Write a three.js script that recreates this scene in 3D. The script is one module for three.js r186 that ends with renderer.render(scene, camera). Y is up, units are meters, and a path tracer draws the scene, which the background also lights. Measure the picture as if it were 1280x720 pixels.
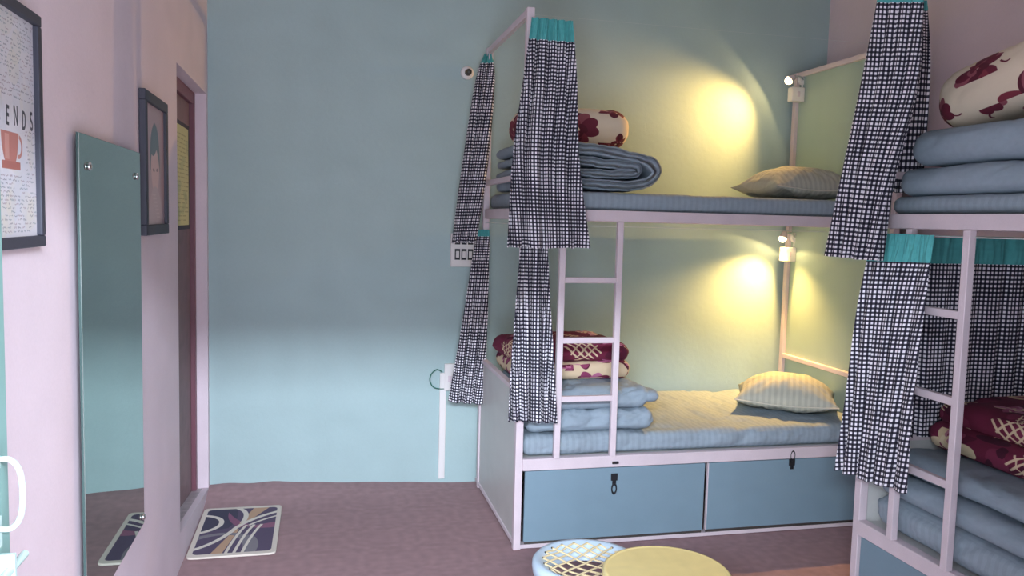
import * as THREE from 'three';
import { RoundedBoxGeometry } from 'three/addons/geometries/RoundedBoxGeometry.js';
import { mergeGeometries } from 'three/addons/utils/BufferGeometryUtils.js';
import { RectAreaLightUniformsLib } from 'three/addons/lights/RectAreaLightUniformsLib.js';
import { createNoise3D } from 'simplex-noise';

// ------------------------------------------------------------------ camera, sky, daylight, exposure
const scene = new THREE.Scene();
const F = 1014.1, EYE = new THREE.Vector3(0.5735, 1.5, 4.4791);
const FW = new THREE.Vector3(0.22883848, -0.08288104, -0.96992973);
const RT = new THREE.Vector3(0.9734453, 0.02572529, 0.22746968);
const UP = new THREE.Vector3(-0.0060988, 0.99622735, -0.08656709);
const camera = new THREE.PerspectiveCamera(2 * Math.atan(360 / F) * 180 / Math.PI, 1280 / 720, 0.05, 60);
camera.position.copy(EYE);
camera.quaternion.setFromRotationMatrix(new THREE.Matrix4().makeBasis(RT, UP, FW.clone().negate()));
const renderer = new THREE.WebGLRenderer({ antialias: true });
renderer.toneMapping = THREE.LinearToneMapping;
renderer.toneMappingExposure = 1.0;
renderer.shadowMap.enabled = true;
RectAreaLightUniformsLib.init();
scene.background = new THREE.Color(0.55, 0.66, 0.8);

function areaLight(color, intensity, w, h, at, to) {
  const l = new THREE.RectAreaLight(color, intensity, w, h);
  l.position.set(...at); l.lookAt(...to); l.castShadow = true; scene.add(l); return l;
}
// daylight that comes in through the open entrance door (behind the photographer)
areaLight(new THREE.Color(0.82, 0.91, 1.06), 7.9, 2.6, 1.9, [0.62, 1.05, 4.75], [0.62, 1.0, 0]);
// bright strip of open sky between the neighbouring roof and the balcony roof
areaLight(new THREE.Color(0.8, 0.92, 1.06), 226, 8.0, 0.42, [0.6, 3.635, 9.0], [0.6, 0.8, 0]);

// ------------------------------------------------------------------ helpers
const V = (x, y, z) => new THREE.Vector3(x, y, z);
function rng(seed) { let a = seed >>> 0; return () => { a = (a + 0x6D2B79F5) >>> 0; let t = a; t = Math.imul(t ^ (t >>> 15), t | 1); t ^= t + Math.imul(t ^ (t >>> 7), t | 61); return ((t ^ (t >>> 14)) >>> 0) / 4294967296; }; }
const noise = createNoise3D(rng(7));
// a pixel of the photograph on the plane axis = value
function pix(px, py, axis, value) {
  const d = FW.clone().addScaledVector(RT, (px - 640) / F).addScaledVector(UP, -(py - 360) / F);
  return EYE.clone().addScaledVector(d, (value - EYE[axis]) / d[axis]);
}
const used = {};
function numbered(n) { if (!(n in used)) { used[n] = 0; return n; } used[n]++; return n + '_' + String(used[n]).padStart(3, '0'); }
function mesh(name, geo, mat, parent) {
  const g = Array.isArray(geo) ? merge(geo) : geo;
  const m = new THREE.Mesh(g, mat); m.name = name; m.castShadow = m.receiveShadow = true; parent.add(m); return m;
}
function merge(list) {
  return mergeGeometries(list.map((g) => { const h = g.index ? g.toNonIndexed() : g; for (const k of Object.keys(h.attributes)) if (!['position', 'normal', 'uv'].includes(k)) h.deleteAttribute(k); return h; }));
}
function thing(name, label, category, group) {
  const o = new THREE.Group(); o.name = numbered(name); o.userData = { label, category }; if (group) o.userData.group = group; scene.add(o); return o;
}
function single(name, geo, mat, label, category, group) {
  const m = mesh(numbered(name), geo, mat, scene); m.userData = { label, category }; if (group) m.userData.group = group; return m;
}
function struct(name, geo, mat) { const m = mesh(name, geo, mat, scene); m.userData = { kind: 'structure' }; return m; }
// box between two corners, uv in metres; r rounds the edges
function box(x0, y0, z0, x1, y1, z1, r = 0) {
  const w = x1 - x0, h = y1 - y0, d = z1 - z0;
  const g = r > 0 ? new RoundedBoxGeometry(w, h, d, 2, Math.min(r, w / 2.01, h / 2.01, d / 2.01)) : new THREE.BoxGeometry(w, h, d);
  g.translate((x0 + x1) / 2, (y0 + y1) / 2, (z0 + z1) / 2);
  return metreUV(g);
}
function metreUV(g) {
  const p = g.attributes.position, n = g.attributes.normal, uv = new Float32Array(p.count * 2);
  for (let i = 0; i < p.count; i++) {
    const ax = Math.abs(n.getX(i)), ay = Math.abs(n.getY(i)), az = Math.abs(n.getZ(i));
    const [u, v] = ay >= ax && ay >= az ? [p.getX(i), p.getZ(i)] : ax >= az ? [p.getZ(i), p.getY(i)] : [p.getX(i), p.getY(i)];
    uv[2 * i] = u; uv[2 * i + 1] = v;
  }
  g.setAttribute('uv', new THREE.BufferAttribute(uv, 2)); return g;
}
function tube(pts, r, seg = 8, n) { return new THREE.TubeGeometry(new THREE.CatmullRomCurve3(pts), n || pts.length * 8, r, seg, false); }
function rod(a, b, r, seg = 8) {
  const d = b.clone().sub(a), g = new THREE.CylinderGeometry(r, r, d.length(), seg);
  g.applyQuaternion(new THREE.Quaternion().setFromUnitVectors(V(0, 1, 0), d.normalize())); g.translate((a.x + b.x) / 2, (a.y + b.y) / 2, (a.z + b.z) / 2); return g;
}
function smoothNormals(g) {
  g.computeVertexNormals();
  const p = g.attributes.position, n = g.attributes.normal, m = new Map(), key = (i) => Math.round(p.getX(i) * 2e4) + '|' + Math.round(p.getY(i) * 2e4) + '|' + Math.round(p.getZ(i) * 2e4);
  for (let i = 0; i < p.count; i++) { const k = key(i); let s = m.get(k); if (!s) m.set(k, s = [0, 0, 0]); s[0] += n.getX(i); s[1] += n.getY(i); s[2] += n.getZ(i); }
  for (let i = 0; i < p.count; i++) { const s = m.get(key(i)), l = Math.hypot(...s) || 1; n.setXYZ(i, s[0] / l, s[1] / l, s[2] / l); }
  return g;
}
const ridge = (x, y, z) => Math.pow(1 - Math.abs(noise(x, y, z)), 4);
// puffy padded block (quilts, mattresses): rounded, wrinkled; flat on its underside
function softBox(w, h, d, r, amp, o = {}) {
  const s = o.step || 0.022, g = new THREE.BoxGeometry(w, h, d, Math.ceil(w / s), Math.max(4, Math.ceil(h / (s * 0.7))), Math.ceil(d / s));
  metreUV(g);
  const p = g.attributes.position, q = o.seed || 0, fx = o.fx || 5, fy = o.fy || 9, fz = o.fz || 5;
  const rr = Math.min(r, w / 2, h / 2, d / 2) * 0.999, a = V(0, 0, 0), b = V(0, 0, 0);
  for (let i = 0; i < p.count; i++) {
    a.fromBufferAttribute(p, i);
    b.set(THREE.MathUtils.clamp(a.x, -w / 2 + rr, w / 2 - rr), THREE.MathUtils.clamp(a.y, -h / 2 + rr, h / 2 - rr), THREE.MathUtils.clamp(a.z, -d / 2 + rr, d / 2 - rr));
    const n = a.clone().sub(b); if (n.lengthSq() < 1e-12) n.set(0, 1, 0); n.normalize();
    const base = b.clone().addScaledVector(n, rr);
    const big = noise(base.x * fx * 0.5 + q, base.y * fy * 0.4, base.z * fz * 0.5);
    const wr = ridge(base.x * fx + q * 2, base.y * fy, base.z * fz + q) - 0.25;
    const fine = ridge(base.x * fx * 2.3 + q, base.y * fy * 1.4 + 9, base.z * fz * 2.3) - 0.25;
    let k = amp * (big * 0.9 - wr * 0.75 - fine * 0.3);
    if (n.y < -0.3) k *= 0.2; else if (n.y > 0.5) k = Math.min(k, 0.15 * amp);
    base.addScaledVector(n, k);
    if (o.sag) base.y += o.sag(base.x / (w / 2), base.z / (d / 2)) * (base.y > 0 ? 1 : 0.6);
    p.setXYZ(i, base.x, base.y, base.z);
  }
  return smoothNormals(g);
}
function pillowGeo(w, d, h, seed = 0, n = 44) {
  const parts = [];
  for (const side of [1, -1]) {
    const g = new THREE.PlaneGeometry(2, 2, n, n), p = g.attributes.position, uv = g.attributes.uv;
    for (let i = 0; i < p.count; i++) {
      const u = p.getX(i), v = p.getY(i);
      const e = Math.pow(Math.max(0, (1 - Math.pow(Math.abs(u), 2.6)) * (1 - Math.pow(Math.abs(v), 2.6))), 0.55);
      const edge = Math.max(Math.abs(u), Math.abs(v));
      const x = w / 2 * u * (1 - 0.07 * (1 - v * v)), z = d / 2 * v * (1 - 0.09 * (1 - u * u));
      const ang = Math.atan2(v, u), wr = ridge(Math.cos(ang) * 3 + seed, Math.sin(ang) * 3, edge * 0.7) * Math.pow(edge, 3) * (1 - edge) * 6;
      let y = side * (h / 2) * e * (side < 0 ? 0.45 : 1.35) - side * 0.022 * wr + 0.006 * noise(x * 9 + seed, z * 9, side) * e;
      y += 0.02 * Math.pow(Math.abs(u * v), 3) ;
      p.setXYZ(i, x, y, z); uv.setXY(i, x, z);
    }
    if (side > 0) { const ix = g.index.array; for (let k = 0; k < ix.length; k += 3) { const t = ix[k]; ix[k] = ix[k + 2]; ix[k + 2] = t; } }
    parts.push(g);
  }
  return smoothNormals(merge(parts));
}
// a thick cloth sheet folded along a path in the x-y plane, run from z0 to z1
function foldedSheet(path, t, z0, z1, amp, seed = 0) {
  const c = new THREE.CatmullRomCurve3(path.map(([x, y]) => V(x, y, 0)), false, 'centripetal'), N = path.length * 9, out = [];
  const P = c.getSpacedPoints(N);
  const side = (sgn) => P.map((q, i) => { const a = P[Math.max(0, i - 1)], b = P[Math.min(N, i + 1)], tx = b.x - a.x, ty = b.y - a.y, l = Math.hypot(tx, ty) || 1; return [q.x - sgn * ty / l * t / 2, q.y + sgn * tx / l * t / 2, -sgn * ty / l, sgn * tx / l]; });
  const cap = (i, from, dir) => { const q = P[i], r = []; for (let k = 1; k < 6; k++) { const a = from + dir * Math.PI * k / 6; r.push([q.x + Math.cos(a) * t / 2, q.y + Math.sin(a) * t / 2, Math.cos(a), Math.sin(a)]); } return r; };
  const L = side(1), R = side(-1).reverse();
  const a1 = Math.atan2(L[N][3], L[N][2]), a0 = Math.atan2(R[N][3], R[N][2]);
  const loop = [...L, ...cap(N, a1, -1), ...R, ...cap(0, a0, -1)];
  const M = loop.length, K = Math.ceil((z1 - z0) / 0.025), pos = [], uv = [], idx = [];
  const rowZ = []; for (let k = 0; k <= K; k++) rowZ.push([z0 + (z1 - z0) * k / K, 1]);
  const all = [[z0 - t * 0.12, 0.55], [z0 - t * 0.06, 0.85], ...rowZ, [z1 + t * 0.06, 0.85], [z1 + t * 0.12, 0.55]];
  let s = 0; const S = [0]; for (let j = 1; j <= M; j++) { const a = loop[j - 1], b = loop[j % M]; s += Math.hypot(a[0] - b[0], a[1] - b[1]); S.push(s); }
  all.forEach(([z, f]) => { for (let j = 0; j <= M; j++) { const q = loop[j % M]; const k = amp * (noise(q[0] * 6 + seed, q[1] * 9, z * 5) - 0.8 * ridge(q[0] * 9, q[1] * 12 + seed, z * 7)) - (1 - f) * t / 2; pos.push(q[0] + q[2] * k, q[1] + q[3] * k, z + amp * 1.5 * noise(q[0] * 5, q[1] * 8, seed)); uv.push(S[j], z); } });
  const W = M + 1; for (let k = 0; k < all.length - 1; k++) for (let j = 0; j < M; j++) { const a = k * W + j, b = a + 1, d = a + W, e = d + 1; idx.push(a, b, d, b, e, d); }
  const base = pos.length / 3;
  for (const [k, flip] of [[0, 1], [all.length - 1, 0]]) {       // flat ends between the two sides
    const st = pos.length / 3;
    for (let j = 0; j < M; j++) { const o = (k * W + j) * 3; pos.push(pos[o], pos[o + 1], pos[o + 2]); uv.push(pos[o], pos[o + 1]); }
    const q = (a, b, d) => flip ? idx.push(a, d, b) : idx.push(a, b, d);
    for (let i = 0; i < N; i++) { const l0 = st + i, l1 = st + i + 1, r0 = st + L.length + 5 + (N - i), r1 = r0 - 1; q(l0, r0, l1); q(l1, r0, r1); }
  }
  const g = new THREE.BufferGeometry(); g.setAttribute('position', new THREE.Float32BufferAttribute(pos, 3)); g.setAttribute('uv', new THREE.Float32BufferAttribute(uv, 2)); g.setIndex(idx);
  return smoothNormals(g);
}

// ------------------------------------------------------------------ materials
function dataTex(w, h, f, srgb = true) {
  const a = new Uint8Array(w * h * 4);
  for (let y = 0; y < h; y++) for (let x = 0; x < w; x++) { const c = f(x, y), i = (y * w + x) * 4; a[i] = c[0]; a[i + 1] = c[1]; a[i + 2] = c[2]; a[i + 3] = 255; }
  const t = new THREE.DataTexture(a, w, h); t.wrapS = t.wrapT = THREE.RepeatWrapping; t.magFilter = THREE.LinearFilter; if (srgb) t.colorSpace = THREE.SRGBColorSpace; t.needsUpdate = true; return t;
}
// tileable fine + coarse mottling around 1, times a colour
function mottled(rgb, amount, size = 256, tile = 1, freq = 6) {
  const t = dataTex(size, size, (x, y) => {
    const a = x / size * Math.PI * 2, b = y / size * Math.PI * 2, R = freq / 6.28;
    const n = noise(Math.cos(a) * R + 3, Math.sin(a) * R, Math.cos(b) * R) * 0.5 + noise(Math.cos(b) * R * 1.3, Math.sin(b) * R + 8, Math.sin(a) * R) * 0.5;
    const f = noise(x * 0.9, y * 0.9, 4) * 0.5; const k = 1 + amount * (n + f);
    return rgb.map((c) => Math.max(0, Math.min(255, c * k)));
  });
  t.repeat.set(1 / tile, 1 / tile); return t;
}
function grainBump(size, tile, f) { const t = dataTex(size, size, (x, y) => { const v = 128 + 127 * f(x, y); return [v, v, v]; }, false); t.repeat.set(1 / tile, 1 / tile); return t; }
const std = (o) => new THREE.MeshStandardMaterial(o);
const plaster = grainBump(256, 0.6, (x, y) => 0.6 * noise(x * 0.05, y * 0.05, 1) + 0.4 * noise(x * 0.3, y * 0.3, 2));
const M = {
  green: std({ map: mottled([172, 195, 196], 0.02, 256, 1.4), roughness: 0.62, bumpMap: plaster, bumpScale: 0.0006 }),
  pink: std({ map: mottled([228, 210, 218], 0.02, 256, 1.3), roughness: 0.65, bumpMap: plaster, bumpScale: 0.0006 }),
  ceiling: std({ color: '#e6e2df', roughness: 0.9 }),
  carpet: std({ map: mottled([172, 139, 142], 0.06, 512, 0.5, 10), roughness: 1, bumpMap: grainBump(256, 0.12, (x, y) => noise(x * 0.6, y * 0.6, 3)), bumpScale: 0.002 }),
  frame: std({ map: mottled([222, 205, 211], 0.03, 256, 0.7), roughness: 0.5 }),
  sidePanel: std({ map: mottled([205, 203, 200], 0.02, 256, 0.8), roughness: 0.4 }),
  board: std({ map: mottled([129, 153, 167], 0.015, 256, 0.8), roughness: 0.42 }),
  headBoard: std({ map: mottled([166, 186, 178], 0.015, 256, 0.9), roughness: 0.55 }),
  dark: std({ color: '#2b2b30', roughness: 0.5, metalness: 0.4 }),
  shadowBacking: std({ color: '#4a4650', roughness: 0.9 }),  // shade of a gap put into the colour of the sheet behind the notice
  iron: std({ color: '#6d6a66', roughness: 0.45, metalness: 0.8 }),
  chrome: std({ color: '#d8dadb', roughness: 0.12, metalness: 1 }),
  white: std({ color: '#ece6e4', roughness: 0.35 }),
  blackFrame: std({ color: '#3a3a46', roughness: 0.55 }),
  mint: std({ map: mottled([126, 162, 156], 0.02, 256, 0.8), roughness: 0.35 }),
  mintHandle: std({ color: '#b9cfcb', roughness: 0.25 }),
  mirror: std({ color: '#a9bbb4', roughness: 0.015, metalness: 1 }),
  mirrorEdge: std({ color: '#3f5452', roughness: 0.3 }),
  doorWood: std({ map: mottled([126, 95, 98], 0.08, 256, 0.5), roughness: 0.55 }),
  doorFrame: std({ color: '#7a4a57', roughness: 0.5 }),
  marble: std({ map: mottled([178, 166, 170], 0.12, 256, 0.4, 9), roughness: 0.4 }),
  cement: std({ map: mottled([150, 148, 145], 0.08, 256, 0.7), roughness: 0.9 }),
  wire: std({ color: '#cfd6d4', roughness: 0.4 }),
  greenWire: std({ color: '#1f6f5c', roughness: 0.4 }),
  rope: std({ map: mottled([222, 202, 160], 0.1, 64, 0.05), roughness: 0.8 }),
  plastic: std({ map: mottled([190, 208, 224], 0.03, 256, 0.3), roughness: 0.32 }),
  yellow: std({ map: mottled([226, 207, 145], 0.025, 256, 0.3), roughness: 0.38 }),
  stoolLeg: std({ color: '#c9b27a', roughness: 0.5 }),
};
const weave = grainBump(128, 0.02, (x, y) => 0.5 * Math.sin(x * Math.PI / 4) * Math.cos(y * Math.PI / 4) + 0.3 * noise(x * 0.3, y * 0.3, 5));
function sheetTex(rgb, stripe) {       // satin stripe of one colour, plus cloth mottling
  const t = dataTex(256, 256, (x, y) => { const k = 1 + stripe * (Math.floor(x / 16) % 2 ? 1 : -1) + 0.02 * noise(x * 0.4, y * 0.4, 6) + 0.02 * noise(x * 0.03, y * 0.03, 2); return rgb.map((c) => Math.min(255, c * k)); });
  t.repeat.set(1 / 0.24, 1 / 0.24); return t;
}
M.quilt = std({ map: sheetTex([152, 166, 178], 0.0), roughness: 0.85, bumpMap: weave, bumpScale: 0.0004 });
M.mattress = std({ map: sheetTex([152, 165, 176], 0.02), roughness: 0.85, bumpMap: weave, bumpScale: 0.0004 });
M.pillow = std({ map: sheetTex([186, 184, 170], 0.035), roughness: 0.8, bumpMap: weave, bumpScale: 0.0004 });
M.seam = std({ color: '#d9d2c2', roughness: 0.8 });
// black and white woven check, 16.4 mm repeat
const CHECK = 0.0164;
const checkTex = dataTex(128, 128, (x, y) => {
  const a = (x % 32) < 17, b = (y % 32) < 17, n = 1 + 0.06 * noise(x * 1.3, y * 1.3, 9);
  const th = ((x + y) % 4) < 2;
  const c = a && b ? [244, 238, 244] : !a && !b ? [22, 20, 32] : th ? [84, 80, 98] : [44, 41, 56];
  return c.map((v) => Math.min(255, v * n));
});
checkTex.repeat.set(1 / (4 * CHECK), 1 / (4 * CHECK));
M.check = new THREE.MeshPhysicalMaterial({ map: checkTex, roughness: 0.95, side: THREE.DoubleSide, transmission: 0 });
M.teal = std({ map: mottled([86, 172, 172], 0.05, 128, 0.15), roughness: 0.85, side: THREE.DoubleSide });
function canvasTex(w, h, draw) { const c = document.createElement('canvas'); c.width = w; c.height = h; draw(c.getContext('2d'), w, h); const t = new THREE.CanvasTexture(c); t.colorSpace = THREE.SRGBColorSpace; t.wrapS = t.wrapT = THREE.RepeatWrapping; return t; }
function flower(g, x, y, r, cols, R) {
  for (let k = 0; k < 9; k++) { const a = k / 9 * 6.283 + R(), q = r * (0.5 + 0.25 * R()); g.fillStyle = cols[k % cols.length]; g.beginPath(); g.ellipse(x + Math.cos(a) * q, y + Math.sin(a) * q, r * 0.5, r * 0.33, a, 0, 7); g.fill(); }
  for (let k = 0; k < 6; k++) { const a = k / 6 * 6.283 + R(); g.fillStyle = cols[(k + 1) % cols.length]; g.beginPath(); g.ellipse(x + Math.cos(a) * r * 0.28, y + Math.sin(a) * r * 0.28, r * 0.3, r * 0.18, a + 1, 0, 7); g.fill(); }
}
const floralTex = canvasTex(512, 512, (g, w, h) => {
  const R = rng(21); g.fillStyle = '#e6d3bb'; g.fillRect(0, 0, w, h);
  for (const [x, y, r] of [[110, 120, 88], [350, 60, 58], [400, 300, 95], [150, 380, 70], [500, 480, 60], [-12, 480, 60], [280, 470, 40]]) {
    flower(g, x, y, r, ['#6d2136', '#83303f', '#5c1a2c', '#98505c'], R);
    g.strokeStyle = '#6a1a30'; g.lineWidth = 5; g.beginPath(); g.moveTo(x + r, y); g.quadraticCurveTo(x + r * 1.3, y + r * 0.4, x + r * 1.5, y + r * 0.2); g.stroke();
  }
});
floralTex.repeat.set(1 / 0.5, 1 / 0.5);
const blanketTex = canvasTex(512, 512, (g, w, h) => {
  const R = rng(5); g.fillStyle = '#6c1c3a'; g.fillRect(0, 0, w, h);
  for (let k = 0; k < 30; k++) { g.fillStyle = ['#57142f', '#7d2a48', '#46102a'][k % 3]; g.beginPath(); g.ellipse(R() * w, R() * h, 20 + R() * 40, 12 + R() * 24, R() * 3, 0, 7); g.fill(); }
  const lattice = (cx, cy, s, a) => { g.save(); g.translate(cx, cy); g.rotate(a); g.fillStyle = '#dcc3a2'; for (let k = -2; k <= 2; k++) { g.fillRect(-s, k * s * 0.3, s * 2, s * 0.11); } for (let k = -1; k <= 1; k++) g.fillRect(k * s * 0.42, -s * 0.8, s * 0.1, s * 1.6); g.restore(); };
  lattice(150, 130, 70, 0.75); lattice(400, 360, 60, -0.6); lattice(390, 90, 45, 0.4);
  flower(g, 130, 380, 80, ['#e2cba8', '#d9bd98', '#b77a86', '#8a3852'], R);
  flower(g, 290, 250, 60, ['#c98ca0', '#e0c8ac', '#93405c'], R);
  flower(g, 470, 210, 46, ['#c27c98', '#a85878', '#dcc0a4'], R); flower(g, 300, 470, 52, ['#d08fae', '#b86a90', '#8a3a5c'], R);
});
blanketTex.repeat.set(1 / 0.62, 1 / 0.62); blanketTex.offset.set(0.22, 0.72);
const floral1 = floralTex.clone(); floral1.repeat.set(1 / 0.72, 1 / 0.72); floral1.offset.set(0.08, -0.02); M.floral = std({ map: floral1, roughness: 0.8 });
M.blanket = std({ map: blanketTex, roughness: 0.95 });
const blanket2 = blanketTex.clone(); blanket2.offset.set(0.55, 0.3); M.blanket2 = std({ map: blanket2, roughness: 0.95 });
const floral2 = floralTex.clone(); floral2.offset.set(-0.2, 0.45); M.floral2 = std({ map: floral2, roughness: 0.8 });
const underTex = canvasTex(512, 512, (g, w, h) => {      // the paler border side of the blankets
  const R = rng(15); g.fillStyle = '#d8bf9f'; g.fillRect(0, 0, w, h);
  for (const [x, y, r] of [[90, 90, 80], [300, 60, 50], [420, 220, 90], [180, 300, 70], [60, 440, 60], [330, 430, 80], [500, 480, 50]]) flower(g, x, y, r, ['#6c1c3a', '#57142f', '#8a3a5c', '#b86a8c'], R);
  g.fillStyle = '#5a1630'; for (let k = 0; k < 6; k++) { g.save(); g.translate(R() * w, R() * h); g.rotate(R() * 3); g.fillRect(-70, -9, 140, 18); g.restore(); }
});
underTex.repeat.set(1 / 0.55, 1 / 0.55); M.blanketUnder = std({ map: underTex, roughness: 0.95 });

// ------------------------------------------------------------------ the room
const XR = 3.566, ZF = 4.0, TOP = 2.95;
{ // carpet with its edge lifting a little in the far corner by the inner door
  const g = new THREE.PlaneGeometry(XR + 0.4, ZF + 0.4, 120, 130); g.rotateX(-Math.PI / 2); g.translate(XR / 2, 0, ZF / 2);
  const p = g.attributes.position;
  for (let i = 0; i < p.count; i++) { const x = p.getX(i), z = p.getZ(i); const k = Math.max(0, 1 - Math.pow(Math.max(0, x) / 1.3, 1.5)); p.setY(i, 0.058 * k * Math.exp(-Math.pow(Math.max(0, z) / 0.16, 2)) * (1 + 0.15 * noise(x * 4, 0, 1))); }
  metreUV(g); smoothNormals(g);
  const slab = box(-0.2, -0.2, -0.2, XR + 0.2, -0.004, ZF + 0.2);
  struct('floor', [g, slab], M.carpet);
}
struct('wall_back', box(-0.3, -0.1, -0.2, XR + 0.2, TOP + 0.1, 0), M.green);
// left wall with the recess of the inner door
const DZ0 = 0.045, DZ1 = 0.925, DH = 2.1, REC = -0.145;
{
  struct('wall_left', [box(-0.25, -0.1, DZ1, 0, TOP, ZF + 0.2), box(-0.25, DH, 0, 0, TOP, DZ1), box(-0.25, -0.1, 0, 0, DH, DZ0), box(-0.25, -0.1, DZ0, 0, 0.045, DZ1)], M.pink);
}
struct('wall_right', box(XR, -0.1, -0.2, XR + 0.2, TOP, ZF + 0.2), M.pink);
struct('ceiling', box(-0.25, TOP, -0.2, XR + 0.2, TOP + 0.15, ZF + 0.2), M.ceiling);
// front wall with the entrance the photographer stands in
const EX0 = 0.1, EX1 = 1.15, EH = 2.08;
struct('wall_front', [box(-0.25, -0.1, ZF, EX0, TOP, ZF + 0.2), box(EX1, -0.1, ZF, XR + 0.2, TOP, ZF + 0.2), box(EX0, EH, ZF, EX1, TOP, ZF + 0.2)], M.pink);
struct('balcony_floor', box(-2.5, -0.2, ZF + 0.2, 4.5, -0.002, 6.4), M.cement);
struct('balcony_roof', box(-2.5, 2.75, ZF + 0.2, 4.5, 2.95, 5.9), M.ceiling);

struct('neighbour_house', box(-8, -3, 9.3, 9, 3.3, 12), M.cement);

// inner door in the recess of the left wall
{
  const d = new THREE.Group(); d.name = 'door_1'; d.userData = { kind: 'structure' }; scene.add(d);
  mesh('door_leaf', box(REC + 0.03, 0.06, DZ0 + 0.06, REC + 0.07, DH - 0.05, DZ1 - 0.03, 0.003), M.doorWood, d);
  mesh('door_frame', [box(REC, 0.05, DZ0, REC + 0.09, DH, DZ0 + 0.055, 0.004), box(REC, DH - 0.06, DZ0 + 0.055, REC + 0.09, DH, DZ1, 0.004), box(REC, 0.05, DZ1 - 0.03, REC + 0.09, DH - 0.06, DZ1, 0.004)], M.doorFrame, d);
  // sill: a sloping worn marble slab and its painted kerb
  const s = new THREE.Shape(); s.moveTo(DZ0, 0.04); s.lineTo(DZ1, 0.04); s.lineTo(DZ1, 0.146); s.lineTo(DZ0, 0.05);
  const mk = (x0, x1, up) => { const g = new THREE.ExtrudeGeometry(s, { depth: x1 - x0, bevelEnabled: false }); g.rotateY(-Math.PI / 2); g.translate(x1, up, 0); return metreUV(g); };
  mesh('sill', mk(REC + 0.02, -0.03, 0), M.marble, d); mesh('sill_edge', mk(-0.03, 0, 0.002), M.pink, d);
}
// mint entrance door leaf, swung open along the left wall
{
  const d = new THREE.Group(); d.name = 'door_2'; d.userData = { kind: 'structure' }; scene.add(d);
  const e = pix(12, 640, 'z', 3.15), x0 = e.x - 0.04;
  mesh('door_leaf', box(x0, 0.015, 3.15, x0 + 0.04, 2.05, ZF - 0.005, 0.003), M.mint, d);
  const X = x0 + 0.04, hz = 3.2, D = (y0, y1, off, r, wz) => tube([V(X - 0.002, y1, wz), V(X + off * 0.6, y1, wz), V(X + off, y1 - 0.016, wz), V(X + off, y0 + 0.016, wz), V(X + off * 0.6, y0, wz), V(X - 0.002, y0, wz)], r, 8, 48);
  const hy1 = pix(20, 574, 'z', hz).y, hy0 = pix(20, 660, 'z', hz).y;
  const h = mesh('handle', D(hy0, hy1, 0.031, 0.0042, hz), M.mintHandle, d);
  mesh('mounting_plate', [box(X - 0.001, hy1 - 0.016, hz - 0.012, X + 0.003, hy1 + 0.03, hz + 0.012, 0.001), box(X - 0.001, hy0 - 0.03, hz - 0.012, X + 0.003, hy0 + 0.016, hz + 0.012, 0.001)], M.mintHandle, h);
  const b = mesh('bolt', rod(V(X + 0.016, hy0 - 0.063, 3.14), V(X + 0.016, hy0 - 0.063, 3.42), 0.006), M.mintHandle, d);
  mesh('bolt_bracket', [box(X - 0.001, hy0 - 0.085, 3.19, X + 0.022, hy0 - 0.04, 3.2, 0.002), box(X - 0.001, hy0 - 0.085, 3.3, X + 0.022, hy0 - 0.04, 3.31, 0.002)], M.mintHandle, b);
  mesh('bolt_handle', tube([V(X + 0.016, hy0 - 0.063, 3.25), V(X + 0.04, hy0 - 0.066, 3.25), V(X + 0.046, hy0 - 0.11, 3.25)], 0.005), M.mintHandle, b);
}

// ------------------------------------------------------------------ bunk beds
const B = { x0: 1.4323, x1: 3.3608, z0: 0.03, z1: 0.9953 }, YR = 0.4238, YRB = 0.3692, YU = 1.5573, YUB = 1.5065, YT = 2.421, P = 0.034;
function hasp(parent, x, y, z, down) {      // dark steel hasp on a storage door
  const h = mesh('latch', [box(x - 0.016, y - 0.012, z, x + 0.016, y + 0.022, z + 0.006, 0.002), box(x - 0.009, y - 0.03, z + 0.001, x + 0.009, y - 0.01, z + 0.007, 0.002)], M.dark, parent);
  const ring = new THREE.TorusGeometry(0.014, 0.004, 8, 18); ring.scale(0.8, 1.6, 1); ring.translate(x, down ? y - 0.05 : y + 0.04, z + 0.006); mesh('hasp_loop', ring, M.dark, h);
  h.userData.label = 'dark steel hasp latch';
}
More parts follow.
